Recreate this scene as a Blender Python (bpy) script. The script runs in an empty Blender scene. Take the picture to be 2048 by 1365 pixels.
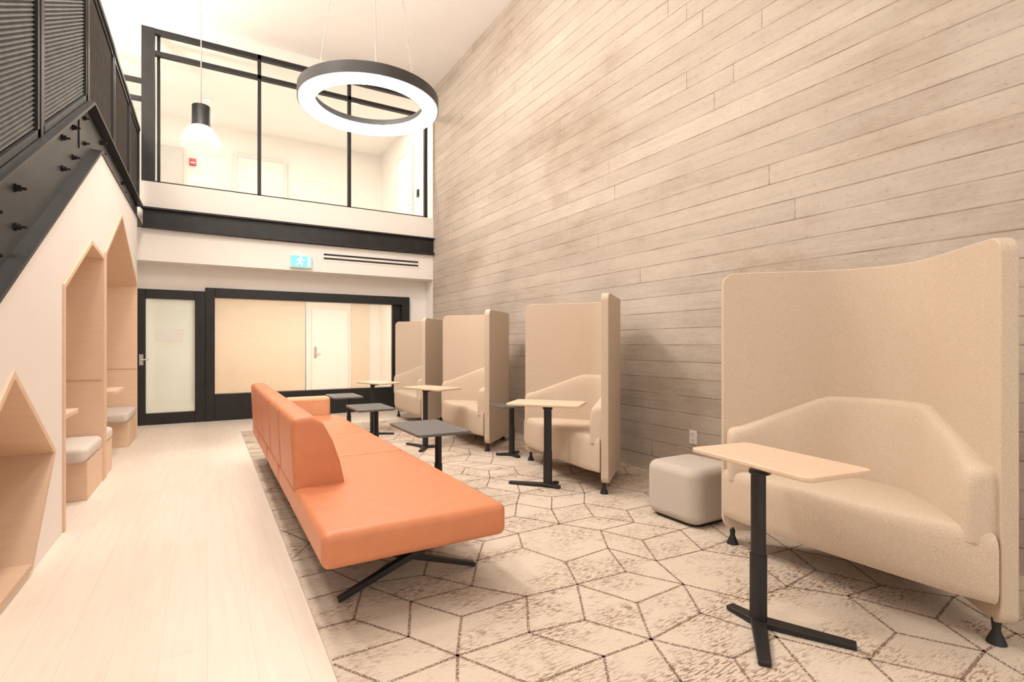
import bpy, bmesh, math, random
from mathutils import Vector, Matrix
random.seed(4)
C = bpy.context.scene.collection
R = math.radians
bpy.context.scene.view_settings.view_transform = 'Standard'
bpy.context.scene.view_settings.look = 'None'

# ------------------------------------------------------------ materials
def mat(name, col, rough=.6, metal=0, noise=0, nscale=20, bump=0, bscale=200, spec=.5, stretch=None):
    m = bpy.data.materials.new(name); m.use_nodes = True
    n = m.node_tree.nodes; l = m.node_tree.links; p = n['Principled BSDF']
    p.inputs['Base Color'].default_value = (*col, 1); p.inputs['Roughness'].default_value = rough
    p.inputs['Metallic'].default_value = metal; p.inputs['Specular IOR Level'].default_value = spec
    tc = n.new('ShaderNodeTexCoord'); mp = n.new('ShaderNodeMapping')
    l.new(tc.outputs['Object'], mp.inputs['Vector'])
    if stretch: mp.inputs['Scale'].default_value = stretch
    if noise:
        t = n.new('ShaderNodeTexNoise'); t.inputs['Scale'].default_value = nscale; t.inputs['Detail'].default_value = 4
        l.new(mp.outputs['Vector'], t.inputs['Vector'])
        r = n.new('ShaderNodeValToRGB')
        r.color_ramp.elements[0].position = .3; r.color_ramp.elements[1].position = .7
        r.color_ramp.elements[0].color = (*[c*(1-noise) for c in col], 1)
        r.color_ramp.elements[1].color = (*[min(1, c*(1+noise)) for c in col], 1)
        l.new(t.outputs['Fac'], r.inputs['Fac']); l.new(r.outputs['Color'], p.inputs['Base Color'])
    if bump:
        t2 = n.new('ShaderNodeTexNoise'); t2.inputs['Scale'].default_value = bscale; t2.inputs['Detail'].default_value = 3
        l.new(mp.outputs['Vector'], t2.inputs['Vector'])
        b = n.new('ShaderNodeBump'); b.inputs['Strength'].default_value = bump; b.inputs['Distance'].default_value = .004
        l.new(t2.outputs['Fac'], b.inputs['Height']); l.new(b.outputs['Normal'], p.inputs['Normal'])
    return m

def emis(name, col, s):
    m = bpy.data.materials.new(name); m.use_nodes = True
    p = m.node_tree.nodes['Principled BSDF']
    p.inputs['Base Color'].default_value = (*col, 1)
    p.inputs['Emission Color'].default_value = (*col, 1); p.inputs['Emission Strength'].default_value = s
    return m

def glassmat(name, tint, refl, frost=None, amount=.75):
    m = bpy.data.materials.new(name); m.use_nodes = True
    n = m.node_tree.nodes; l = m.node_tree.links; n.clear()
    o = n.new('ShaderNodeOutputMaterial'); t = n.new('ShaderNodeBsdfTransparent'); g = n.new('ShaderNodeBsdfGlossy')
    t.inputs['Color'].default_value = (*tint, 1); g.inputs['Roughness'].default_value = .03
    mx = n.new('ShaderNodeMixShader'); fr = n.new('ShaderNodeLayerWeight'); fr.inputs['Blend'].default_value = refl
    l.new(fr.outputs['Fresnel'], mx.inputs['Fac']); l.new(t.outputs[0], mx.inputs[1]); l.new(g.outputs[0], mx.inputs[2])
    out = mx
    if frost:
        d = n.new('ShaderNodeBsdfDiffuse'); d.inputs['Color'].default_value = (*frost, 1)
        tr = n.new('ShaderNodeBsdfTranslucent'); tr.inputs['Color'].default_value = (*frost, 1)
        a = n.new('ShaderNodeMixShader'); a.inputs['Fac'].default_value = .5
        l.new(d.outputs[0], a.inputs[1]); l.new(tr.outputs[0], a.inputs[2])
        b = n.new('ShaderNodeMixShader'); b.inputs['Fac'].default_value = amount
        l.new(mx.outputs[0], b.inputs[1]); l.new(a.outputs[0], b.inputs[2]); out = b
    l.new(out.outputs[0], o.inputs['Surface'])
    return m

class NT:
    """small helper for longer node set-ups"""
    def __init__(s, name, rough=.8):
        s.m = bpy.data.materials.new(name); s.m.use_nodes = True
        s.n = s.m.node_tree.nodes; s.l = s.m.node_tree.links; s.p = s.n['Principled BSDF']
        s.p.inputs['Roughness'].default_value = rough
        s.tc = s.n.new('ShaderNodeTexCoord').outputs['Object']
    def mapping(s, scale, v=None):
        q = s.n.new('ShaderNodeMapping'); q.inputs['Scale'].default_value = scale
        s.l.new(v or s.tc, q.inputs['Vector']); return q.outputs['Vector']
    def noise(s, v, scale, detail=4, rough=.5):
        q = s.n.new('ShaderNodeTexNoise'); q.inputs['Scale'].default_value = scale
        q.inputs['Detail'].default_value = detail; q.inputs['Roughness'].default_value = rough
        s.l.new(v, q.inputs['Vector']); return q.outputs['Fac']
    def ramp(s, f, stops):
        q = s.n.new('ShaderNodeValToRGB'); e = q.color_ramp.elements
        while len(e) < len(stops): e.new(.5)
        for k, (pos, c) in enumerate(stops):
            e[k].position = pos; e[k].color = (*c, 1) if len(c) == 3 else c
        s.l.new(f, q.inputs['Fac']); return q.outputs['Color']
    def mix(s, f, a, b, mode='MIX'):
        q = s.n.new('ShaderNodeMix'); q.data_type = 'RGBA'; q.blend_type = mode
        for sock, v in ((q.inputs[0], f), (q.inputs[6], a), (q.inputs[7], b)):
            if isinstance(v, (int, float)): sock.default_value = v
            elif isinstance(v, tuple): sock.default_value = (*v, 1)
            else: s.l.new(v, sock)
        return q.outputs[2]
    def mul(s, a, b, op='MULTIPLY'):
        q = s.n.new('ShaderNodeMath'); q.operation = op
        for k, v in enumerate((a, b)):
            if isinstance(v, (int, float)): q.inputs[k].default_value = v
            else: s.l.new(v, q.inputs[k])
        return q.outputs[0]
    def swz(s, order):
        a = s.n.new('ShaderNodeSeparateXYZ'); b = s.n.new('ShaderNodeCombineXYZ'); s.l.new(s.tc, a.inputs[0])
        for k, o in enumerate(order):
            if o >= 0: s.l.new(a.outputs[o], b.inputs[k])
        return b.outputs[0]
    def rowshift(s, v, row, amount):
        """slide every row of a board pattern sideways by its own random amount"""
        a = s.n.new('ShaderNodeSeparateXYZ'); s.l.new(v, a.inputs[0])
        r = s.mul(s.mul(a.outputs[1], 1/row), 0, 'FLOOR')
        w = s.n.new('ShaderNodeTexWhiteNoise'); w.noise_dimensions = '1D'; s.l.new(r, w.inputs['W'])
        b = s.n.new('ShaderNodeCombineXYZ')
        s.l.new(s.mul(a.outputs[0], s.mul(w.outputs['Value'], amount), 'ADD'), b.inputs[0]); s.l.new(a.outputs[1], b.inputs[1])
        return b.outputs[0]
    def brick(s, v, w, h, c1, c2, mo, ms, off=.4):
        q = s.n.new('ShaderNodeTexBrick'); q.offset = off; q.offset_frequency = 2
        q.inputs['Scale'].default_value = 1; q.inputs['Brick Width'].default_value = w; q.inputs['Row Height'].default_value = h
        q.inputs['Mortar Size'].default_value = ms; q.inputs['Mortar Smooth'].default_value = .1
        q.inputs['Color1'].default_value = (*c1, 1); q.inputs['Color2'].default_value = (*c2, 1); q.inputs['Mortar'].default_value = (*mo, 1)
        s.l.new(v, q.inputs['Vector']); return q.outputs['Color'], q.outputs['Fac']
    def bump(s, h, st, dist=.01):
        b = s.n.new('ShaderNodeBump'); b.inputs['Strength'].default_value = st; b.inputs['Distance'].default_value = dist
        s.l.new(h, b.inputs['Height']); s.l.new(b.outputs[0], s.p.inputs['Normal'])
    def col(s, c):
        s.l.new(c, s.p.inputs['Base Color'])

def concrete():
    t = NT('board_formed_concrete', .88)
    yz = t.swz((1, 2, -1))
    mid = (.49, .425, .36)
    c, f = t.brick(t.rowshift(yz, .15, 4.2), 4.2, .15, (.515, .446, .38), (.46, .397, .335), mid, .0044, 0)
    # cloudy stains, board-wise streaks, pits
    st = t.noise(t.mapping((.5, 1.0, 1), yz), 1.0, 6, .7)
    c = t.mix(.8, c, t.ramp(st, [(.33, (.74, .67, .60)), (.50, (1, .99, .98)), (.68, (1.16, 1.17, 1.18))]), 'MULTIPLY')
    g = t.noise(t.mapping((1.4, 24, 1), yz), 1.0, 6, .68)
    c = t.mix(.48, c, t.ramp(g, [(.3, (.80, .78, .76)), (.5, (1, 1, 1)), (.7, (1.12, 1.12, 1.12))]), 'MULTIPLY')
    s2 = t.noise(t.mapping((26, 34, 1), yz), 1.0, 6, .8)
    c = t.mix(.65, c, t.ramp(s2, [(.32, (.60, .56, .52)), (.43, (1, 1, 1)), (.75, (1.12, 1.12, 1.12))]), 'MULTIPLY')
    # irregular joints: strong in places, nearly gone in others
    jn = t.ramp(t.noise(t.mapping((2.5, 9, 1), yz), 1.0, 4, .6), [(.36, (.3, .3, .3)), (.62, (1, 1, 1))])
    c = t.mix(t.mul(t.mul(f, jn), .85), c, (.22, .155, .11))
    t.col(c)
    h = t.mul(t.mul(t.mul(g, .3), t.mul(s2, .5), 'ADD'), t.mul(f, -.7), 'ADD')
    t.bump(h, .65, .009)
    return t.m

def woodfloor():
    t = NT('pale_plank_floor', .45)
    v = t.rowshift(t.swz((1, 0, -1)), .16, 1.3)
    c, f = t.brick(v, 1.3, .16, (.83, .73, .64), (.795, .695, .605), (.70, .605, .52), .0013, 0)
    g = t.noise(t.mapping((2, 28, 1), v), 1.0, 5, .6)
    t.col(t.mix(.55, c, t.ramp(g, [(.3, (.91, .89, .87)), (.7, (1.05, 1.05, 1.05))]), 'MULTIPLY'))
    return t.m

def carpetmat(line):
    t = NT('carpet_line' if line else 'carpet_pile', .95)
    base = t.ramp(t.noise(t.tc, 260, 3), [(.3, (.55, .46, .375)), (.7, (.69, .595, .495))])
    patch = t.ramp(t.noise(t.mapping((1.0, 1.7, 1)), 2.1, 5, .65), [(.44, (0, 0, 0)), (.60, (1, 1, 1))])
    st = t.ramp(t.noise(t.mapping((24, 120, 1)), 1.0, 2, .55), [(.505, (0, 0, 0)), (.555, (1, 1, 1))])
    c = t.mix(t.mul(t.mul(patch, st), .85), base, (.22, .12, .075))
    st2 = t.ramp(t.noise(t.mapping((24, 150, 7)), 1.3, 2, .5), [(.58, (0, 0, 0)), (.64, (1, 1, 1))])
    c = t.mix(t.mul(st2, .3), c, (.42, .29, .2))
    if line:
        d = t.ramp(t.noise(t.tc, 120, 1), [(.38, (0, 0, 0)), (.48, (1, 1, 1))])
        c = t.mix(t.mul(d, .88), c, (.16, .09, .058))
    t.col(c); t.bump(t.noise(t.tc, 300, 2), .4, .004)
    return t.m

M = {}
M['white'] = mat('warm_white_paint', (.88, .84, .795), .7, noise=.012, nscale=3)
M['ceil'] = mat('ceiling_paint', (.93, .895, .855), .8, noise=.01, nscale=2)
M['concrete'] = concrete(); M['floor'] = woodfloor()
M['carpet'] = carpetmat(False); M['carpet_line'] = carpetmat(True)
M['black'] = mat('black_metal', (.022, .021, .022), .45, .3, noise=.15, nscale=8)
M['ringbody'] = mat('charcoal_lamp_metal', (.045, .043, .041), .5, .2, noise=.1, nscale=8)
M['steel'] = mat('dark_painted_steel', (.028, .027, .027), .45, .4, noise=.2, nscale=6)
M['mesh'] = mat('grey_corrugated_metal', (.13, .125, .12), .75, 0, noise=.15, nscale=10, spec=.2)
M['ply'] = mat('pale_birch_plywood', (.78, .57, .41), .6, noise=.03, nscale=3, stretch=(2, 2, 14))
M['ply_dark'] = mat('tan_plywood', (.66, .475, .335), .6, noise=.03, nscale=3, stretch=(2, 2, 14))
M['fabric'] = mat('beige_wool_fabric', (.60, .487, .38), .95, noise=.13, nscale=190, bump=.5, bscale=260, spec=.15)
M['pouf'] = mat('taupe_fabric', (.53, .465, .41), .95, noise=.06, nscale=200, bump=.4, bscale=260, spec=.15)
M['cush'] = mat('pale_grey_cream_fabric', (.70, .64, .58), .95, noise=.07, nscale=140, bump=.4, bscale=240, spec=.15)
M['orange'] = mat('orange_leather', (.62, .225, .105), .42, noise=.05, nscale=12, bump=.12, bscale=180, spec=.45)
M['orange_lit'] = mat('ceiling_lit_orange_leather', (.74, .41, .24), .5, noise=.05, nscale=12, bump=.12, bscale=180, spec=.35)  # sofa orange lightened, ceiling light put into the colour
M['oak'] = mat('pale_oak_top', (.69, .51, .375), .5, noise=.05, nscale=3, stretch=(14, 2, 2))
M['darktop'] = mat('charcoal_speckled_top', (.12, .115, .11), .5, noise=.35, nscale=120)
M['glass'] = glassmat('clear_glass', (.97, .97, .95), .1)
M['veil'] = glassmat('reflection_veil_glass', (.97, .96, .93), .25, (.90, .86, .79), .14)  # cream diffuse mixed in to stand for pale reflections on the glass
M['frost'] = glassmat('frosted_glass', (.93, .96, .93), .2, (.85, .88, .84), .4)
M['ring'] = emis('ring_diffuser', (1, .95, .89), 20)
M['ringfill'] = emis('ring_ceiling_fill', (1, .95, .89), 14)  # added upward glow that fills the ceiling with light
M['bulb'] = emis('lamp_glass', (1, .95, .9), .6)
M['down'] = emis('downlight_lens', (1, .95, .88), 5)
M['sign'] = emis('sign_green', (.16, .60, .58), .7)
M['signw'] = emis('sign_white', (.85, 1, .98), .8)
M['gold'] = mat('golden_wood_panel', (.72, .58, .43), .5, noise=.04, nscale=2, stretch=(1, 1, 10))
M['grey'] = mat('grey_paint', (.58, .56, .53), .7, noise=.03, nscale=4)
M['red'] = mat('red_plastic', (.55, .03, .04), .4, noise=.05, nscale=10)
M['plastic'] = mat('white_plastic', (.86, .83, .8), .35, noise=.01, nscale=10)
M['frame'] = mat('white_door_frame', (.76, .72, .68), .5, noise=.01, nscale=10)
M['chrome'] = mat('brushed_metal', (.6, .6, .6), .3, 1, noise=.05, nscale=30)
M['wire'] = mat('wire_grey', (.35, .33, .31), .4, .6, noise=.05, nscale=30)

# ------------------------------------------------------------ mesh helpers
def box(bm, x0, x1, y0, y1, z0, z1):
    v = [bm.verts.new((x, y, z)) for x in (x0, x1) for y in (y0, y1) for z in (z0, z1)]
    for f in ((0, 1, 3, 2), (4, 6, 7, 5), (0, 4, 5, 1), (2, 3, 7, 6), (0, 2, 6, 4), (1, 5, 7, 3)):
        bm.faces.new([v[i] for i in f])

def loft(bm, loops, cap=True):
    vs = [[bm.verts.new(p) for p in lp] for lp in loops]
    n = len(loops[0])
    for a, b in zip(vs, vs[1:]):
        for i in range(n):
            bm.faces.new((a[i], a[(i+1) % n], b[(i+1) % n], b[i]))
    if cap:
        bm.faces.new(vs[0][::-1]); bm.faces.new(vs[-1])

def prism(bm, pts, axis, lo, hi):
    def P(p, t):
        if axis == 'x': return (t, p[0], p[1])
        if axis == 'y': return (p[0], t, p[1])
        return (p[0], p[1], t)
    loft(bm, [[P(p, lo) for p in pts], [P(p, hi) for p in pts]])

def tube(bm, p0, p1, r0, r1=None, seg=12):
    r1 = r0 if r1 is None else r1
    p0, p1 = Vector(p0), Vector(p1); d = (p1-p0).normalized()
    u = d.orthogonal().normalized(); w = d.cross(u)
    cs = [(math.cos(2*math.pi*i/seg), math.sin(2*math.pi*i/seg)) for i in range(seg)]
    loft(bm, [[p+(u*c+w*s)*r for c, s in cs] for p, r in ((p0, r0), (p1, r1))])

def beam(bm, p0, p1, w, h, w1=None, h1=None):
    """rectangular bar from p0 to p1 (w sideways, h upward)"""
    p0, p1 = Vector(p0), Vector(p1); d = (p1-p0).normalized()
    s = d.cross(Vector((0, 0, 1)))
    s = Vector((1, 0, 0)) if s.length < 1e-4 else s.normalized()
    u = s.cross(d)
    w1 = w if w1 is None else w1; h1 = h if h1 is None else h1
    L = []
    for p, a, b in ((p0, w, h), (p1, w1, h1)):
        L.append([p+s*a/2+u*b/2, p-s*a/2+u*b/2, p-s*a/2-u*b/2, p+s*a/2-u*b/2])
    loft(bm, L)

def lathe(bm, prof, c=(0, 0), seg=32):
    loops = [[(c[0]+r*math.cos(2*math.pi*i/seg), c[1]+r*math.sin(2*math.pi*i/seg), z) for i in range(seg)] for r, z in prof]
    loft(bm, loops)

def rrect(hx, hy, r, seg=5):
    pts = []
    for cx, cy, a0 in ((hx-r, hy-r, 0), (-hx+r, hy-r, 90), (-hx+r, -hy+r, 180), (hx-r, -hy+r, 270)):
        for k in range(seg+1):
            a = R(a0+90*k/seg); pts.append((cx+r*math.cos(a), cy+r*math.sin(a)))
    return pts

def obj(name, bm, m, parent=None, bevel=0, seg=3, smooth=False, off=None, ang=35):
    if off is not None: bmesh.ops.translate(bm, verts=bm.verts, vec=-Vector(off))
    bmesh.ops.recalc_face_normals(bm, faces=bm.faces)
    me = bpy.data.meshes.new(name); bm.to_mesh(me); bm.free()
    for x in (m if isinstance(m, list) else [m]): me.materials.append(x)
    o = bpy.data.objects.new(name, me); C.objects.link(o)
    if bevel:
        b = o.modifiers.new('bevel', 'BEVEL'); b.width = bevel; b.segments = seg; b.limit_method = 'ANGLE'; b.angle_limit = R(ang)
    if smooth or bevel:
        for f in me.polygons: f.use_smooth = True
        if bevel:
            w = o.modifiers.new('wn', 'WEIGHTED_NORMAL'); w.keep_sharp = True
        else:
            me.set_sharp_from_angle(angle=R(40))
    if parent: o.parent = parent
    return o

def B(): return bmesh.new()
def bx(*a):
    bm = B(); box(bm, *a); return bm

def tag(o, label, cat, group=None):
    o['label'] = label; o['category'] = cat
    if group: o['group'] = group
    return o
def thing(name, label, cat, loc=(0, 0, 0), rz=0, group=None):
    o = bpy.data.objects.new(name, None); C.objects.link(o); o.empty_display_size = .1
    o.location = loc; o.rotation_euler = (0, 0, rz); tag(o, label, cat, group); return o
def struct(name, bm, m, bevel=0, label=None):
    o = obj(name, bm, m, None, bevel); o['kind'] = 'structure'
    if label: o['label'] = label
    return o
def struct_root(name, loc, label=None):
    o = bpy.data.objects.new(name, None); C.objects.link(o); o.location = loc; o['kind'] = 'structure'
    if label: o['label'] = label
    return o

# ------------------------------------------------------------ camera
cam = bpy.data.cameras.new('camera'); co = bpy.data.objects.new('camera', cam); C.objects.link(co)
cam.sensor_width = 36; cam.lens = 36*1040/2048; cam.shift_y = 8/2048; cam.clip_start = .05
co.location = (0, 0, 1.2); co.rotation_euler = (R(90), 0, R(-30.35))
bpy.context.scene.camera = co

# ------------------------------------------------------------ room shell
XR, XL, YF, YW, ZC = 3.63, -.80, 9.1, 9.5, 5.97
struct('floor', bx(-2.7, XR, -2.2, 12.7, -.1, 0), M['floor'])
struct('ceiling', bx(-2.7, XR+.2, -2.2, YF+.05, ZC, ZC+.1), M['ceil'])
struct('wall_right', bx(XR, XR+.2, -2.2, YF+.02, 0, ZC), M['concrete'], label='board-formed concrete wall')
struct('wall_far_left', bx(-2.8, -2.7, -2.2, YW, 0, ZC), M['white'])

def holes_wall():
    A = [(4.315, 0), (4.315, 1.595), (5.245, 2.035), (5.815, 1.99), (5.815, 0)]
    Bq = [(5.885, 0), (5.885, 2.045), (6.92, 2.61), (8.315, 1.995), (8.315, 0)]
    tops = [[(2.56, .56), (3.32, 1.08), (4.09, .56)], A[1:4], Bq[1:4]]
    bots = [[(2.56, .56), (3.02, .03), (3.62, .03), (4.09, .56)], [(4.315, 0), (5.815, 0)], [(5.885, 0), (8.315, 0)]]
    def ev(pl, y):
        for (a, b), (c, d) in zip(pl, pl[1:]):
            if a-1e-6 <= y <= c+1e-6: return b+(d-b)*(y-a)/(c-a)
    ys = sorted({2.0, 5.71, 8.4, *[p[0] for q in tops+bots for p in q]})
    zt = lambda y: min(2.89, 2.89-.575*(5.70-y))
    bm = B()
    for a, b in zip(ys, ys[1:]):
        mid = (a+b)/2; h = None
        for t, bo in zip(tops, bots):
            if t[0][0] < mid < t[-1][0]: h = (t, bo)
        if h is None:
            prism(bm, [(a, 0), (b, 0), (b, zt(b)), (a, zt(a))], 'x', XL-.05, XL)
        else:
            prism(bm, [(a, ev(h[0], a)), (b, ev(h[0], b)), (b, zt(b)), (a, zt(a))], 'x', XL-.05, XL)
            la, lb = ev(h[1], a), ev(h[1], b)
            if la > .001 and lb > .001: prism(bm, [(a, 0), (b, 0), (b, lb), (a, la)], 'x', XL-.05, XL)
    bmesh.ops.remove_doubles(bm, verts=bm.verts, dist=1e-5)
    return bm
struct('wall_left', holes_wall(), M['white'])
bm = B(); box(bm, -.97, -.92, 8.4, YW, 0, 2.87); box(bm, -.92, XL-.05, 8.4, 8.42, 0, 2.87)
struct('wall_left_return', bm, M['white'])
# bulkhead, soffit and lower back wall
bm = B(); box(bm, -.97, XR, YF+.02, YF+.12, 2.42, 2.87); box(bm, -.97, XR, YF+.12, YW, 2.42, 2.5)
struct('wall_back_bulkhead', bm, M['white'])
bm = B()
box(bm, -.97, XR, YW, YW+.1, 2.1, 2.5); box(bm, 3.29, XR, YW, YW+.1, 0, 2.1); box(bm, -1.0, -.9, YW, YW+.1, 0, 2.1)
box(bm, -.9, -.03, YW, YW+.1, 2.04, 2.1); box(bm, XR, XR+.2, YF+.02, 12.6, 0, 2.5)
struct('wall_back', bm, M['white'])
# mezzanine fascia, beam, header
bm = B(); box(bm, XL-.03, XR, YF, YF+.15, 3.18, 3.56); box(bm, -2.7, XR, YF+.02, YF+.12, 5.80, ZC)
struct('wall_mezzanine_fascia', bm, M['white'])
bm = B()
box(bm, XL, XR, YF-.01, YF+.01, 2.88, 3.18); box(bm, XL-.02, XR, YF-.07, YF+.01, 3.155, 3.18); box(bm, XL-.02, XR, YF-.07, YF+.01, 2.88, 2.905)
struct('trim_1', bm, M['steel'], label='black steel channel beam under mezzanine glass')
struct('floor_mezzanine', bx(-2.7, XR, YF+.15, 12.5, 3.05, 3.18), M['white'])
struct('floor_landing', bx(-2.7, XL-.09, 5.4, YF+.15, 3.0, 3.15), M['grey'])
# mezzanine room
bm = B(); box(bm, -2.7, XR+.2, 12.5, 12.6, 2.5, 6.0); box(bm, XR, XR+.2, YF+.02, 12.5, 2.5, ZC); box(bm, -2.8, -2.7, YF, 12.5, 3.1, ZC)
struct('wall_mezzanine', bm, M['white'])
struct('ceiling_mezzanine', bx(-2.7, XR, YF+.12, 12.5, 5.80, 5.9), M['ceil'])
struct('wall_mezzanine_grey', bx(-1.05, -.42, 12.3, 12.5, 3.18, 5.15), M['grey'])
d = struct_root('door_3', (.95, 12.5, 3.18), 'white door on the mezzanine back wall')
obj('door_leaf', bx(.55, 1.45, 12.46, 12.5, 3.18, 5.2), M['white'], d, off=(.95, 12.5, 3.18))
bm = B(); box(bm, .48, .55, 12.44, 12.5, 3.18, 5.27); box(bm, 1.45, 1.52, 12.44, 12.5, 3.18, 5.27); box(bm, .55, 1.45, 12.44, 12.5, 5.2, 5.27)
obj('door_frame', bm, M['frame'], d, off=(.95, 12.5, 3.18))
d = struct_root('door_4', (XR, 10.6, 3.18), 'white door on the mezzanine right wall')
obj('door_leaf', bx(XR-.04, XR, 10.2, 11.1, 3.18, 5.2), M['white'], d, off=(XR, 10.6, 3.18))
bm = B(); box(bm, XR-.05, XR, 10.13, 10.2, 3.18, 5.27); box(bm, XR-.05, XR, 11.1, 11.17, 3.18, 5.27); box(bm, XR-.05, XR, 10.2, 11.1, 5.2, 5.27)
obj('door_frame', bm, M['frame'], d, off=(XR, 10.6, 3.18))
bm = B(); tube(bm, (XR-.09, 10.3, 4.05), (XR-.09, 10.3, 4.4), .012)
for z in (4.08, 4.37): tube(bm, (XR-.09, 10.3, z), (XR-.04, 10.3, z), .01)
obj('door_handle', bm, M['chrome'], d, off=(XR, 10.6, 3.18))
tag(obj('card_reader', bx(XR-.03, XR, 9.84, 9.93, 4.15, 4.3), M['black'], bevel=.01), 'small black card reader on white wall behind mezzanine glass', 'card reader')
t = thing('fire_alarm_pull', 'red fire alarm box on white wall behind mezzanine glass', 'fire alarm', (-.26, 12.5, 4.87))
obj('alarm_box', bx(-.06, .06, -.05, 0, 0, .145), M['red'], t, .01)
obj('pull_bar', bx(-.04, .04, -.062, -.05, .045, .065), M['plastic'], t, .003)

# mezzanine glazing
g0 = (1.4, YF+.07, 3.56)
w2 = struct_root('window_2', g0, 'black-framed mezzanine glazing')
bm = B()
box(bm, XL-.02, -.66, YF+.02, YF+.12, 3.56, 5.80)
for x in (.71, 2.11, 3.5): box(bm, x-.025, x+.025, YF+.03, YF+.11, 3.56, 5.80)
box(bm, -.66, 3.53, YF+.03, YF+.11, 3.56, 3.585); box(bm, -.66, 3.53, YF+.03, YF+.11, 5.73, 5.80); box(bm, -.66, 3.53, YF+.03, YF+.11, 5.42, 5.48)
box(bm, -.64, -.60, YF+.12, YF+.16, 3.56, 5.8)
box(bm, -2.7, XL, YF+.04, YF+.1, 4.72, 4.78); box(bm, -2.7, XL, YF+.04, YF+.1, 4.98, 5.04)
obj('window_frame', bm, M['black'], w2, off=g0)
for a, b in ((-.66, .685), (.735, 2.085), (2.135, 3.475)):
    obj('pane', bx(a, b, YF+.065, YF+.075, 3.585, 5.42), M['glass'], w2, off=g0)
    obj('pane', bx(a, b, YF+.065, YF+.075, 5.48, 5.73), M['glass'], w2, off=g0)

# lower window and meeting room behind
g1 = (1.63, YW, 0)
w1 = struct_root('window_1', g1, 'wide black-framed meeting room window')
bm = B()
box(bm, -.03, .10, YW-.06, YW+.1, 0, 2.1); box(bm, 3.14, 3.29, YW-.06, YW+.1, 0, 2.1)
box(bm, .10, 3.14, YW-.06, YW+.1, 1.95, 2.1); box(bm, .10, 3.14, YW-.06, YW+.1, 0, .42)
box(bm, 2.98, 3.14, YW+.02, YW+.1, .42, 1.95)
obj('window_frame', bm, M['black'], w1, .006, 2, off=g1)
for a, b in ((.10, 1.452), (1.468, 2.98)):
    obj('pane', bx(a, b, YW+.03, YW+.04, .42, 1.95), M['veil'], w1, off=g1)
obj('glass_joint', bx(1.452, 1.468, YW+.028, YW+.042, .42, 1.95), M['chrome'], w1, off=g1)
struct('wall_meeting_back', bx(-.97, XR, 12.6, 12.7, 0, 2.5), M['white'])
struct('wall_meeting_left', bx(-1.0, -.9, YW+.1, 12.6, 0, 2.5), M['white'])
bm = B(); box(bm, -.25, 1.9, 12.55, 12.6, 0, 2.45); box(bm, 2.95, 3.35, 12.55, 12.6, 0, 2.45)
struct('trim_2', bm, M['gold'], label='golden wood panelling in meeting room')
struct('ceiling_meeting', bx(-.97, XR, YW+.1, 12.6, 2.42, 2.5), M['ceil'])
dd = (2.45, 12.6, 0)
d = struct_root('door_2', dd, 'white door inside the meeting room')
obj('door_leaf', bx(2.06, 2.86, 12.55, 12.6, 0, 2.02), M['plastic'], d, .004, 2, off=dd)
bm = B(); tube(bm, (2.13, 12.5, 1.0), (2.24, 12.5, 1.0), .012); tube(bm, (2.13, 12.5, 1.0), (2.13, 12.55, 1.0), .014); box(bm, 2.10, 2.16, 12.54, 12.55, .9, 1.16)
obj('door_handle', bm, M['chrome'], d, off=dd)
# glass door
d0 = (-.49, YW, 0)
d = struct_root('door_1', d0, 'black-framed frosted glass door')
bm = B()
for x0, x1 in ((-.9, -.80), (-.17, -.03)): box(bm, x0, x1, YW-.05, YW+.06, 0, 2.04)
box(bm, -.80, -.17, YW-.05, YW+.06, 1.9, 2.04); box(bm, -.80, -.17, YW-.05, YW+.06, 0, .17)
obj('door_frame', bm, M['black'], d, .005, 2, off=d0)
obj('pane', bx(-.80, -.17, YW, YW+.012, .17, 1.9), M['frost'], d, off=d0)
bm = B(); tube(bm, (-.85, YW-.09, .98), (-.76, YW-.09, .98), .011); tube(bm, (-.85, YW-.09, .98), (-.85, YW-.05, .98), .013); box(bm, -.875, -.825, YW-.057, YW-.05, .9, 1.06)
obj('door_handle', bm, M['chrome'], d, off=d0)
tag(obj('paper_notice', bx(-.66, -.33, YW-.004, YW-.001, 1.25, 1.44), M['plastic']), 'blank-looking white paper notice on the frosted glass door', 'notice')

# ------------------------------------------------------------ staircase with landing railing
S0 = (XL-.04, 5.4, 0)
st = thing('staircase', 'black steel stair stringer and landing with corrugated metal railing at left', 'staircase', S0)
zt = lambda y: min(3.17, 3.17-.56*(5.37-y))
zb = lambda y: min(2.88, 2.88-.575*(5.70-y))
bm = B()
pl = [(1.2, zb(1.2)), (5.70, 2.88), (YF-.07, 2.88), (YF-.07, 3.17), (5.37, 3.17), (1.2, zt(1.2))]
prism(bm, pl, 'x', XL-.09, XL-.06)
obj('stringer', bm, M['steel'], st, off=S0)
for seq in ([(1.2, zt(1.2)), (5.37, 3.17), (YF-.07, 3.17)], [(1.2, zb(1.2)), (5.70, 2.88), (YF-.07, 2.88)]):
    bm = B()
    for (a, za), (b, zb_) in zip(seq, seq[1:]):
        prism(bm, [(a, za-.012), (b, zb_-.012), (b, zb_+.013), (a, za+.013)], 'x', XL-.09, XL+.012)
    obj('flange', bm, M['steel'], st, off=S0)
for y, dz in ((3.25, .14), (3.25, .34), (3.62, .13), (3.62, .33), (4.62, .15), (4.62, .36), (4.95, .14), (4.95, .36), (5.3, .16), (5.3, .36), (6.1, .1), (6.1, .2), (7.5, .1), (7.5, .2)):
    z = zb(y)+dz
    bm = B(); tube(bm, (XL-.06, y, z), (XL-.05, y, z), .022, seg=16); tube(bm, (XL-.05, y, z), (XL-.032, y, z), .016, seg=6); tube(bm, (XL-.032, y, z), (XL-.012, y, z), .008, seg=8)
    obj('bolt', bm, M['black'], st, off=S0)
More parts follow.
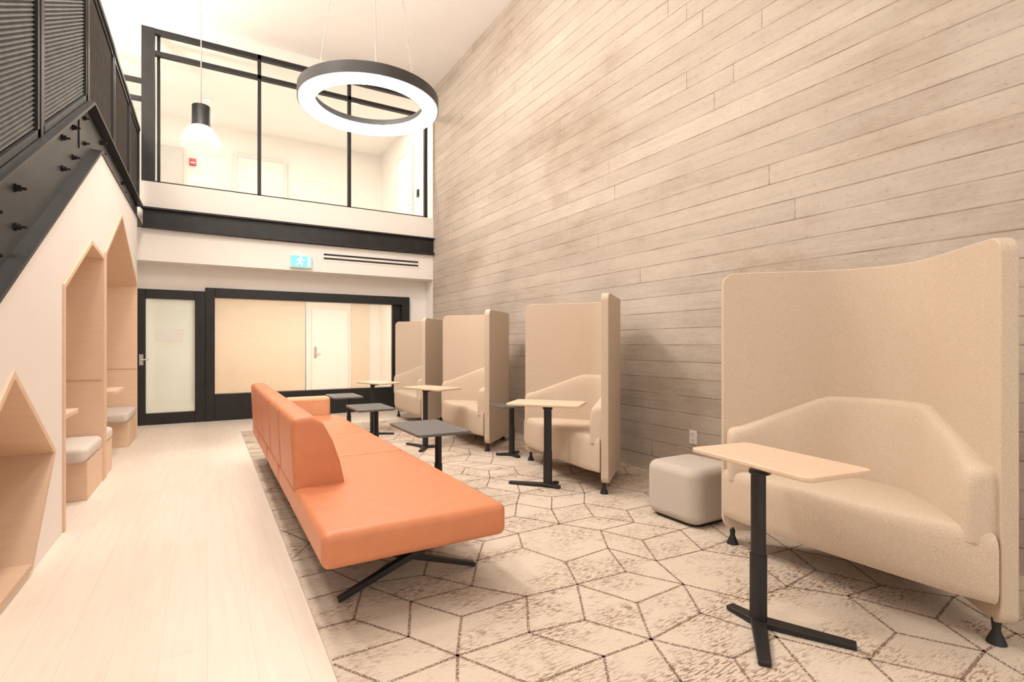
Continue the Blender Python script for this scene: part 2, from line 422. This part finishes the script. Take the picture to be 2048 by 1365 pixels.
# landing plate joint
obj('splice_plate', (lambda b: (prism(b, [(5.15, 2.72), (5.5, 2.9), (5.5, 3.1), (5.15, 2.98)], 'x', XL-.06, XL-.052), b)[1])(B()), M['steel'], st, off=S0)
posts = [2.6, 4.0, 5.37, 6.75, 8.0, YF-.1]
for y in posts:
    obj('railing_post', bx(XL-.08, XL-.03, y-.025, y+.025, zt(y), zt(y)+1.08), M['black'], st, off=S0)
for a, b in zip(posts, posts[1:]):
    bm = B()
    za, zb_ = zt(a), zt(b)
    prism(bm, [(a, za+1.05), (b, zb_+1.05), (b, zb_+1.1), (a, za+1.1)], 'x', XL-.09, XL-.02)
    obj('handrail', bm, M['black'], st, off=S0)
    y0, y1 = a+.025, b-.025
    f = lambda y, a=a, b=b, za=za, zb_=zb_: za+(zb_-za)*(y-a)/(b-a)
    bm = B(); n = 34
    rows = []
    for k in range(2*n+1):
        t = .06+(.96-.06)*k/(2*n); x = XL-.055+(.006 if k % 2 else -.006)
        rows.append((bm.verts.new((x, y0+.04, f(y0+.04)+t*1.05)), bm.verts.new((x, y1-.04, f(y1-.04)+t*1.05))))
    for r0, r1 in zip(rows, rows[1:]): bm.faces.new((r0[0], r0[1], r1[1], r1[0]))
    p = obj('railing_panel', bm, M['mesh'], st, off=S0)
    bm = B()
    for lo, hi in ((.02, .065), (.955*1.05, 1.05)):
        prism(bm, [(y0, f(y0)+lo), (y1, f(y1)+lo), (y1, f(y1)+hi), (y0, f(y0)+hi)], 'x', XL-.075, XL-.035)
    for q0, q1 in ((y0, y0+.045), (y1-.045, y1)):
        prism(bm, [(q0, f(q0)+.02), (q1, f(q1)+.02), (q1, f(q1)+1.05), (q0, f(q0)+1.05)], 'x', XL-.075, XL-.035)
    obj('panel_frame', bm, M['black'], p, off=S0)

# ------------------------------------------------------------ wooden nooks in the left wall
def lining(name, label, outline, closed, back, mlist, extra=None, depth=.75):
    n = len(outline); cy = sum(p[0] for p in outline)/n; cz = sum(p[1] for p in outline)/n
    base = (XL, cy, 0)
    t = thing(name, label, 'booth', base, 0, None)
    segs = list(range(n)) if closed else list(range(n-1))
    def nrm(a, b):
        dy, dz = b[0]-a[0], b[1]-a[1]; L = math.hypot(dy, dz); v = (-dz/L, dy/L)
        mid = ((a[0]+b[0])/2-cy, (a[1]+b[1])/2-cz)
        return v if v[0]*mid[0]+v[1]*mid[1] > 0 else (-v[0], -v[1])
    outer = []
    for i, p in enumerate(outline):
        prev = outline[i-1] if (closed or i > 0) else None; nx = outline[(i+1) % n] if (closed or i < n-1) else None
        ns = [nrm(prev, p)] if prev else []
        if nx: ns.append(nrm(p, nx))
        v = Vector((sum(a[0] for a in ns), sum(a[1] for a in ns))).normalized()
        k = .032/max(.4, v.x*ns[0][0]+v.y*ns[0][1])
        q = (p[0]+v.x*k, max(0, p[1]+v.y*k)); outer.append(q)
    for i in segs:
        a, b, c, d_ = outline[i], outline[(i+1) % n], outer[(i+1) % n], outer[i]
        bm = B(); prism(bm, [a, b, c, d_], 'x', XL-depth, XL+.012)
        vert = abs(a[0]-b[0]) < .01
        obj('side_panel' if vert else 'roof_panel' if (a[1]+b[1])/2 > cz else 'lower_panel', bm, mlist[i % len(mlist)], t, off=base)
    bm = B(); prism(bm, outline, 'x', XL-depth, XL-depth+.02)
    obj('back_panel', bm, back, t, off=base)
    if extra: extra(t, base)
    return t

def extraA(t, base):
    obj('bench', bx(XL-.73, XL-.0, 5.12, 5.78, 0, .30), M['ply'], t, .004, 2, off=base)
    obj('shelf_table', bx(XL-.73, XL-.02, 4.5, 4.92, .70, .735), M['ply'], t, .004, 2, off=base)
    obj('panel_joint', bx(XL-.73, XL+.0, 5.772, 5.78, .893, .9), M['ply_dark'], t, off=base)
def extraB(t, base):
    obj('bench', bx(XL-.73, XL-.0, 7.55, 8.28, 0, .30), M['ply'], t, .004, 2, off=base)
    obj('bench', bx(XL-.73, XL-.0, 5.92, 6.32, 0, .30), M['ply'], t, .004, 2, off=base)
    obj('shelf_table', bx(XL-.73, XL-.0, 6.55, 7.15, .70, .735), M['ply'], t, .004, 2, off=base)
    obj('panel_joint', bx(XL-.73, XL+.0, 8.272, 8.28, .893, .9), M['ply_dark'], t, off=base)
lining('wooden_nook', 'low hexagonal plywood nook in white wall nearest the camera', [(3.32, 1.04), (4.05, .56), (3.6, .06), (3.04, .06), (2.6, .56)], True, M['ply'], [M['ply'], M['ply_dark'], M['ply_dark'], M['ply'], M['ply']], None, .42)
lining('seating_booth', 'plywood booth with sloped roof and one bench, middle opening in white wall', [(4.35, 0), (4.35, 1.57), (5.25, 2.0), (5.78, 1.96), (5.78, 0)], False, M['ply'], [M['ply']]*4, extraA)
lining('seating_booth', 'tall peaked plywood booth with two benches, nearest the glass door', [(5.92, 0), (5.92, 2.02), (6.92, 2.57), (8.28, 1.97), (8.28, 0)], False, M['ply'], [M['ply']]*4, extraB)
def cushion(y0, y1, label):
    bm = B(); prism(bm, [(p[0]+XL-.36, p[1]+(y0+y1)/2) for p in rrect(.365, (y1-y0)/2, .06)], 'z', .301, .41)
    tag(obj('seat_cushion', bm, M['cush'], None, .035, 4), label, 'cushion', 'pale cushions on the booth benches')
cushion(5.05, 5.77, 'pale grey cushion on bench of sloped-roof middle booth')
cushion(7.45, 8.27, 'pale grey cushion on far bench of peaked booth by glass door')
cushion(5.93, 6.36, 'pale grey cushion on near bench of peaked booth')

# ------------------------------------------------------------ carpet
def carpet():
    x0, x1, y0, y1 = .40, XR, -1.5, 8.1
    bm = B(); box(bm, x0, x1, y0, y1, 0, .008)
    e = .295; segs = {}
    def J(p):
        k = (round(p[0]*50), round(p[1]*50)); rr = random.Random(k[0]*7919+k[1]*104729); return (p[0]+rr.uniform(-.03, .03), p[1]+rr.uniform(-.03, .03))
    def add(a, b):
        a, b = (round(a[0], 3), round(a[1], 3)), (round(b[0], 3), round(b[1], 3))
        segs[tuple(sorted(((round(a[0]*20), round(a[1]*20)), (round(b[0]*20), round(b[1]*20)))))] = (J(a), J(b))
    rnd = random.Random(3)
    for i in range(-2, 20):
        for j in range(-6, 28):
            cx = i*e*1.5+.1; cy = j*e*1.732+(e*.866 if i % 2 else 0)-1.0
            V = [(cx+e*math.cos(R(60*k)), cy+e*math.sin(R(60*k))) for k in range(6)]
            for k in range(6): add(V[k], V[(k+1) % 6])
            q = rnd.random()
            if q < .7:
                for k in ((0, 2, 4) if q < .38 else (1, 3, 5)): add((cx, cy), V[k])
    w = .0058
    for a, b in segs.values():
        d = (b[0]-a[0], b[1]-a[1]); t0, t1 = 0, 1; ok = True
        for p, q in ((-d[0], a[0]-x0-.005), (d[0], x1-a[0]), (-d[1], a[1]-y0-.005), (d[1], y1-.005-a[1])):
            if abs(p) < 1e-9:
                if q < 0: ok = False
            else:
                r = q/p
                if p < 0: t0 = max(t0, r)
                else: t1 = min(t1, r)
        if not ok or t0 >= t1: continue
        A = Vector((a[0]+d[0]*t0, a[1]+d[1]*t0)); Bv = Vector((a[0]+d[0]*t1, a[1]+d[1]*t1))
        nn = Vector((-d[1], d[0])).normalized()*w
        f = bm.faces.new([bm.verts.new((*p, .0088)) for p in (A+nn, A-nn, Bv-nn, Bv+nn)]); f.material_index = 1
    o = obj('carpet', bm, [M['carpet'], M['carpet_line']])
    tag(o, 'beige carpet with dark brown geometric lines under the seating', 'carpet')
carpet()
CZ = .0095

# ------------------------------------------------------------ orange sofa
SB = (.82, 4.1, CZ)
sf = thing('sofa', 'long orange leather sofa with low segmented backrest on crossed black legs', 'sofa', SB)
ys = [2.19, 3.72, 4.47, 5.22, 5.97]
for a, b in zip(ys, ys[1:]):
    obj('seat', bx(.40, 1.26, a+.005, b-.005, .275, .43), M['orange'], sf, .038, 5, off=SB)
for a, b in zip([2.98, 3.58, 4.18, 4.78, 5.38], [3.58, 4.18, 4.78, 5.38, 5.97]):
    bm = B(); prism(bm, [(.40, .40), (.385, .70), (.385, .81), (.50, .81), (.555, .765), (.605, .665), (.645, .545), (.675, .40)], 'y', a+.01, b-.01)
    obj('backrest', bm, M['orange'], sf, .034, 5, off=SB, ang=50)
obj('seam_shade_core', bx(.42, .48, 3.02, 5.93, .42, .76), M['black'], sf, off=SB)  # black filler added so gaps between backrest segments look shaded
arm = obj('armrest', bx(.72, 1.18, 5.99, 6.16, .27, .63), M['orange_lit'], sf, .04, 4, off=SB); arm['label'] = 'orange armrest at far end, ceiling light put into its paler colour'
for y in (2.5, 4.2, 5.75):
    for xa, xb, dy in ((.52, 1.16, -.02), (1.24, .50, .02)):
        bm = B(); beam(bm, (xa, y+dy, CZ+.012), (xb, y+dy, .27), .035, .022, .05, .04)
        obj('leg', bm, M['black'], sf, .003, 2, off=SB)
bm = B(); box(bm, .5, 1.14, 2.4, 5.9, .257, .277)
obj('underframe', bm, M['black'], sf, off=SB)

# ------------------------------------------------------------ high-back corner lounges
def pod_path(tip=(-.34, .65), cor=.34, r=.26, step=.05):
    """centre line of the L from +y tip to -y tip, rounded at the corner; (point, outward normal)"""
    a = Vector((tip[0], tip[1])); c = Vector((cor, 0)); b = Vector((tip[0], -tip[1]))
    da = (a-c).normalized(); db = (b-c).normalized()
    half = math.acos(da.dot(db))/2; tl = r/math.tan(half)
    bis = (da+db).normalized(); ctr = c+bis*(r/math.sin(half))
    P0 = c+da*tl; P1 = c+db*tl
    a0 = math.atan2(P0.y-ctr.y, P0.x-ctr.x); a1 = math.atan2(P1.y-ctr.y, P1.x-ctr.x)
    L = (a-P0).length
    ss = [0, .006, .02, .04, .065]
    while ss[-1]+step < L-.03: ss.append(ss[-1]+step)
    na = Vector((-da.y, da.x)); na = na if na.x > 0 else -na
    nb = Vector((-db.y, db.x)); nb = nb if nb.x > 0 else -nb
    pts = [(a-da*s, na) for s in ss]
    n = 16
    for k in range(n+1):
        an = a0+(a1-a0)*k/n; v = Vector((math.cos(an), math.sin(an)))
        pts.append((ctr+v*r, v))
    pts += [(b-db*s, nb) for s in ss[::-1]]
    return pts

def rnd_end(e, r):
    return 0 if e >= r else r-math.sqrt(max(0, r*r-(r-e)**2))

def strip(bm, path, prof):
    """loft a cross-section prof(fraction, end distance) -> [(offset, z)...] along path"""
    S = [0]
    for (p, _), (q, _) in zip(path, path[1:]): S.append(S[-1]+(q-p).length)
    T = S[-1]; loops = []
    for (p, v), s in zip(path, S):
        loops.append([(p.x+v.x*o, p.y+v.y*o, z) for o, z in prof(s/T, min(s, T-s))])
    loft(bm, loops)

def make_pod(label, loc, rz, H, rad, top_z=1.61):
    t = thing('high_back_lounge', label, 'lounge seat', loc, R(rz), 'high-backed lounge seats along the concrete wall')
    def scr(f, e):
        lo, hi = .085+rnd_end(e, .06), top_z-rnd_end(e, .07)
        return [(-.03, lo), (.03, lo), (.03, hi), (-.03, hi)]
    path = pod_path((-.34, H), .34, rad)
    bm = B(); strip(bm, path, scr)
    obj('privacy_screen', bm, M['fabric'], t, .024, 4, ang=50)
    p2 = pod_path((-.345, H-.036), .293, rad-.015, .04)
    def back(f, e):
        g = min(f, 1-f)
        u = (g-.035)/.30
        # straight slope with softened corners
        u = 0 if u < -.12 else 1 if u > 1.12 else (u+.12)**2/.48 if u < .12 else 1-(1.12-u)**2/.48 if u > .88 else u
        top = .70+.20*u-rnd_end(e, .04)
        k = 1-.3*rnd_end(e, .04)/.04
        w = max(0, 1-e/.30); w = w*w*(3-2*w)          # 1 at the arm ends, 0 in the middle of the back
        z0 = .40; h = top-z0
        wedge = [(-.085, z0), (-.083, z0+.25*h), (-.072, z0+.52*h), (-.058, z0+.78*h), (-.046, top-.03), (-.038, top-.014), (-.026, top-.004)]
        block = [(-.100, z0), (-.102, z0+.25*h), (-.101, z0+.52*h), (-.097, z0+.78*h), (-.088, top-.03), (-.074, top-.010), (-.052, top-.001)]
        P = [(.02, z0)]
        for (o1, z1), (o2, z2) in zip(wedge, block): P.append(((o1+(o2-o1)*w)*k, z1+(z2-z1)*w))
        return P+[(-.008, top), (.02, top)]
    bm = B(); strip(bm, p2, back)
    obj('back_cushion', bm, M['fabric'], t, smooth=True)
    hs = H-.022
    poly = [(-.375, -hs), (-.405, -.80*hs), (-.42, -.4*hs), (-.425, 0), (-.42, .4*hs), (-.405, .80*hs), (-.375, hs)]
    poly += [(p.x-v.x*.02, p.y-v.y*.02) for p, v in path[4:-4]]
    bm = B()
    loops = []
    for dz, pull in ((.17, .04), (.173, .022), (.19, .006), (.22, 0), (.39, 0), (.42, .006), (.44, .02), (.451, .04), (.457, .09), (.462, .35)):
        loops.append([(x*(1-pull)+.02*pull, y*(1-pull), dz) for x, y in poly])
    loft(bm, loops)
    obj('seat', bm, M['fabric'], t, smooth=True)
    for x, y in ((-.31, H-.05), (-.31, -H+.05), (.14, .14), (.14, -.14)):
        bm = B(); lathe(bm, [(.034, 0), (.03, .012), (.014, .05), (.017, .10), (.017, .19 if x > 0 else .10)], (x, y), 16)
        obj('leg', bm, M['black'], t, smooth=True)
    return t
make_pod('beige high-backed corner lounge seat nearest the camera, right of the pouf', (3.03, 1.42, CZ), 0, .655, .40, 1.62)
make_pod('beige high-backed corner lounge seat just beyond the taupe pouf', (3.123, 3.85, CZ), -6, .71, .32)
make_pod('beige high-backed corner lounge seat third from the camera', (3.07, 5.84, CZ), -4, .735, .32, 1.59)
make_pod('farthest beige high-backed corner lounge seat, near the meeting room window', (3.03, 7.75, CZ), -3, .74, .32, 1.58)

# pouf
bm = B(); prism(bm, rrect(.23, .23, .09, 6), 'z', .012, .38)
pf = thing('pouf', 'rounded square taupe fabric pouf beside the concrete wall', 'pouf', (2.92, 2.5, CZ))
obj('cushion_body', bm, M['pouf'], pf, .06, 5)
bm = B(); prism(bm, rrect(.19, .19, .07, 4), 'z', 0, .014); obj('base', bm, M['black'], pf)

# ------------------------------------------------------------ side tables
def side_table(x, y, rz, zt_, post, arms, half, topm, label, group):
    t = thing('side_table', label, 'table', (x, y, CZ), R(rz), group)
    bm = B(); prism(bm, rrect(half[0], half[1], .035, 5), 'z', zt_-.022, zt_)
    obj('table_top', bm, M[topm], t, .006, 3)
    px, py = post
    bm = B(); prism(bm, [(px+a, py+b) for a, b in rrect(.02, .033, .019, 5)], 'z', .02, zt_-.035)
    obj('post', bm, M['black'], t, smooth=True)
    bm = B(); prism(bm, [(px+a, py+b) for a, b in rrect(.024, .037, .022, 5)], 'z', .02, .3)
    obj('post_sleeve', bm, M['black'], t, smooth=True)
    bm = B(); beam(bm, (px, py, zt_-.032), (0, 0, zt_-.032), .08, .02)
    obj('bracket', bm, M['black'], t, .003, 2)
    for ax, ay in arms:
        bm = B(); beam(bm, (px, py, .015), (px+ax, py+ay, .011), .062, .028, .046, .02)
        obj('foot', bm, M['black'], t, .005, 2)
    return t
ARM = [(.21, -.28), (-.22, -.23), (-.01, .15)]
OG, DG = 'pale wood laptop tables', 'charcoal-topped side tables'
side_table(2.22, 1.44, -8, .68, (-.185, -.085), ARM, (.19, .33), 'oak', 'pale wood laptop table on black post, in front of the nearest lounge seat', OG)
side_table(2.56, 3.77, 42, .69, (-.17, -.05), [(0, .34), (-.03, -.11), (.13, -.05)], (.19, .32), 'oak', 'pale wood laptop table in front of second lounge seat beyond the pouf', OG)
side_table(2.30, 5.80, 20, .69, (-.15, -.05), [(0, .33), (-.2, -.15), (.16, -.1)], (.19, .32), 'oak', 'pale wood laptop table in front of third lounge seat from camera', OG)
side_table(2.0, 7.0, 20, .69, (-.13, -.05), [(0, .3), (-.2, -.15), (.2, -.2)], (.17, .28), 'oak', 'farthest and smallest-looking pale wood table, before the meeting room window', OG)
ARM2 = [(.2, .2), (-.2, .2), (.2, -.2), (-.2, -.2)]
side_table(1.5, 3.86, 0, .55, (.0, -.2), [(.22, .05), (-.16, .05), (0, -.2), (.0, .35)], (.21, .35), 'darktop', 'charcoal-topped side table nearest camera on right of orange sofa', DG)
side_table(1.46, 5.42, 0, .55, (.05, -.05), ARM2, (.19, .28), 'darktop', 'middle charcoal-topped side table beside the orange sofa', DG)
side_table(1.5, 6.80, 0, .55, (.05, -.05), ARM2, (.18, .28), 'darktop', 'farthest charcoal-topped side table beyond end of orange sofa', DG)
side_table(2.80, 4.86, 0, .55, (.03, -.02), [(.14, .1), (-.14, .1), (0, -.15)], (.16, .17), 'darktop', 'small charcoal-topped side table between second and third lounge seats', DG)

# ------------------------------------------------------------ lamps
rc = (1.50, 5.57, 3.76)
t = thing('ring_pendant', 'large black ring pendant lamp with glowing white underside', 'pendant lamp', rc)
seg = 96
def annulus(prof):
    bm = B(); n = len(prof)
    vs = [[bm.verts.new((r*math.cos(2*math.pi*i/seg), r*math.sin(2*math.pi*i/seg), z)) for r, z in prof] for i in range(seg)]
    for i in range(seg):
        a, b = vs[i], vs[(i+1) % seg]
        for k in range(n): bm.faces.new((a[k], a[(k+1) % n], b[(k+1) % n], b[k]))
    return bm
obj('ring_housing', annulus([(.57, 0), (.712, 0), (.712, -.015), (.725, -.015), (.725, .10), (.57, .10)]), M['ringbody'], t, smooth=True)
obj('diffuser', annulus([(.558, -.045), (.69, -.045), (.708, -.03), (.708, .001), (.568, .03), (.558, .03)]), M['ring'], t, smooth=True)
obj('added_upper_glow', annulus([(.59, .098), (.70, .098), (.70, .104), (.59, .104)]), M['ringfill'], t, smooth=True)  # unseen glowing top added to the ring to brighten the ceiling
for a in (20, 140, 260):
    bm = B(); tube(bm, (.645*math.cos(R(a)), .645*math.sin(R(a)), .10), (.3*math.cos(R(a)), .3*math.sin(R(a)), ZC-rc[2]-.01), .004, seg=6)
    obj('wire', bm, M['wire'], t)
bm = B(); lathe(bm, [(.32, ZC-rc[2]-.04), (.33, ZC-rc[2]-.03), (.33, ZC-rc[2]-.001)]); obj('ceiling_canopy', bm, M['plastic'], t, smooth=True)

pc = (-.06, 6.6, 3.35)
t = thing('pendant_lamp', 'small pendant lamp with black cap and glowing white glass dome', 'pendant lamp', pc)
bm = B(); lathe(bm, [(.02, .0), (.15, .001), (.188, .006), (.2, .02), (.2, .04), (.188, .08), (.166, .125), (.14, .17), (.115, .205), (.098, .228)], seg=40); obj('lamp_shade', bm, M['bulb'], t, smooth=True)
bm = B(); lathe(bm, [(.102, .215), (.102, .228), (.088, .25), (.088, .45), (.083, .455), (.01, .47)], seg=32); obj('cap', bm, M['black'], t, smooth=True)
bm = B(); tube(bm, (0, 0, .46), (0, 0, ZC-pc[2]-.02), .006, seg=8); obj('cord', bm, M['wire'], t)
bm = B(); lathe(bm, [(.06, ZC-pc[2]-.03), (.065, ZC-pc[2]-.001)], seg=24); obj('ceiling_rose', bm, M['plastic'], t, smooth=True)

def light(kind, name, loc, power, size=.3, col=(1, .87, .74), rot=(0, 0, 0), spread=180):
    l = bpy.data.lights.new(name, kind); l.energy = power; l.color = col
    if kind == 'AREA': l.shape = 'DISK'; l.size = size; l.spread = R(spread)
    else: l.shadow_soft_size = size
    o = bpy.data.objects.new(name, l); C.objects.link(o); o.location = loc; o.rotation_euler = rot; return o
WARM = (1, .918, .83)
for x, y, p, tilt, sp in ((-.1, 1.5, 42, -24, 180), (-.1, 5.6, 120, -34, 170), (-.1, 3.6, 26, -34, 150), (1.3, 2.6, 28, 0, 180), (-1.6, 4, 95, 0, 180), (-.1, 3.0, 24, 0, 180)):
    light('AREA', 'ceiling_fill_light', (x, y, ZC-.12), p, .8, WARM, (0, R(tilt), 0), sp)  # added fill lights under the unseen ceiling, without fixtures
# added fill light above the landing to brighten the ceiling, no lamp there
light('AREA', 'added_ceiling_wash', (-1.7, 7.6, 3.9), 165, .5, WARM, (R(180), R(-22), 0))
def downlight(x, y, z, label, power, size=.16):
    t = thing('downlight', label, 'ceiling light', (x, y, z), 0, 'round recessed downlights')
    bm = B(); lathe(bm, [(.085, -.012), (.085, 0), (.06, 0), (.06, -.012)], seg=24); obj('trim_ring', bm, M['plastic'], t, smooth=True)
    bm = B(); lathe(bm, [(.058, -.014), (.058, -.002)], seg=24); obj('lens', bm, M['down'], t, smooth=True)
    light('AREA', 'downlight_lamp', (x, y, z-.03), power, size, WARM)
downlight(0, 9.9, 5.80, 'round downlight behind left mezzanine pane, nearer of two', 54)
downlight(0, 11.3, 5.80, 'round downlight behind left mezzanine pane, farther of two', 3)
downlight(2.42, 10.0, 5.80, 'round downlight seen through the ring pendant behind mezzanine glass', 50)
for x, y, lab in ((.6, 10.9, 'round downlight in meeting room ceiling at left'), (1.9, 10.9, 'round downlight in meeting room ceiling at centre'), (3.0, 10.6, 'round downlight in meeting room ceiling at right')):
    downlight(x, y, 2.42, lab, 30)

# ------------------------------------------------------------ small fittings
sx, sz = 1.32, 2.56
t = thing('exit_sign', 'glowing green running figure exit sign on white bulkhead', 'exit sign', (sx, YF+.02, sz-.1))
obj('housing', bx(-.165, .165, -.06, 0, 0, .205), M['plastic'], t, .006, 2)
obj('sign_face', bx(-.155, .155, -.064, -.058, .01, .195), M['sign'], t)
bm = B()
def poly(pts): prism(bm, [(p[0]*1.25-.01, (p[1]-.1)*1.15+.1) for p in pts], 'y', -.068, -.063)
poly([(.004+.016*math.cos(R(a)), .166+.016*math.sin(R(a))) for a in range(0, 360, 30)])
def limb(a, b, w):
    dx, dz = b[0]-a[0], b[1]-a[1]; L = math.hypot(dx, dz); nx, nz = -dz/L*w, dx/L*w
    poly([(a[0]+nx, a[1]+nz), (a[0]-nx, a[1]-nz), (b[0]-nx, b[1]-nz), (b[0]+nx, b[1]+nz)])
limb((-.002, .148), (-.012, .092), .014)
limb((-.004, .142), (-.040, .132), .007); limb((-.038, .134), (-.052, .108), .007)
limb((.004, .140), (.030, .118), .007); limb((.028, .118), (.052, .126), .007)
limb((-.010, .096), (.020, .074), .010); limb((.018, .078), (.014, .034), .008)
limb((-.014, .094), (-.032, .062), .009); limb((-.030, .064), (-.066, .056), .008)
obj('running_figure', bm, M['signw'], t)
bm = B()
for a in ((.095, .135, .025, .18),): box(bm, a[0], a[1], -.067, -.063, a[2], a[3])
obj('doorway_symbol', bm, M['signw'], t)
t = thing('slot_diffuser', 'long double-slot black air diffuser on white bulkhead', 'air vent', (2.51, YF+.02, 2.62))
obj('vent_plate', bx(-.85, .85, -.006, 0, -.01, .13), M['white'], t)
for z in (.02, .085): obj('slot', bx(-.83, .83, -.009, -.005, z, z+.03), M['black'], t)
for x, lab in ((1.1, 'left white sprinkler head under the exit sign'), (1.85, 'right white sprinkler head below the air slots')):
    bm = B(); lathe(bm, [(.02, -.03), (.035, -.02), (.035, 0)], seg=20)
    o = obj('sprinkler', bm, M['plastic'], None, smooth=True); o.location = (x, YF+.25, 2.42); tag(o, lab, 'sprinkler')
t = thing('wall_outlet', 'white electrical outlet on concrete wall above the pouf', 'outlet', (XR, 3.09, .40))
obj('cover_plate', bx(-.008, 0, -.04, .04, -.06, .06), M['plastic'], t, .003, 2)
for z in (-.028, .028):
    s = obj('socket', bx(-.012, -.008, -.018, .018, z-.02, z+.02), M['plastic'], t, .003, 2)
    bm = B(); box(bm, -.0125, -.0115, -.008, -.005, z-.005, z+.01); box(bm, -.0125, -.0115, .005, .008, z-.005, z+.01); obj('slot', bm, M['black'], s)

# ------------------------------------------------------------ world
w = bpy.data.worlds.new('world'); bpy.context.scene.world = w; w.use_nodes = True
w.node_tree.nodes['Background'].inputs[0].default_value = (1, .922, .84, 1); w.node_tree.nodes['Background'].inputs[1].default_value = 1.35
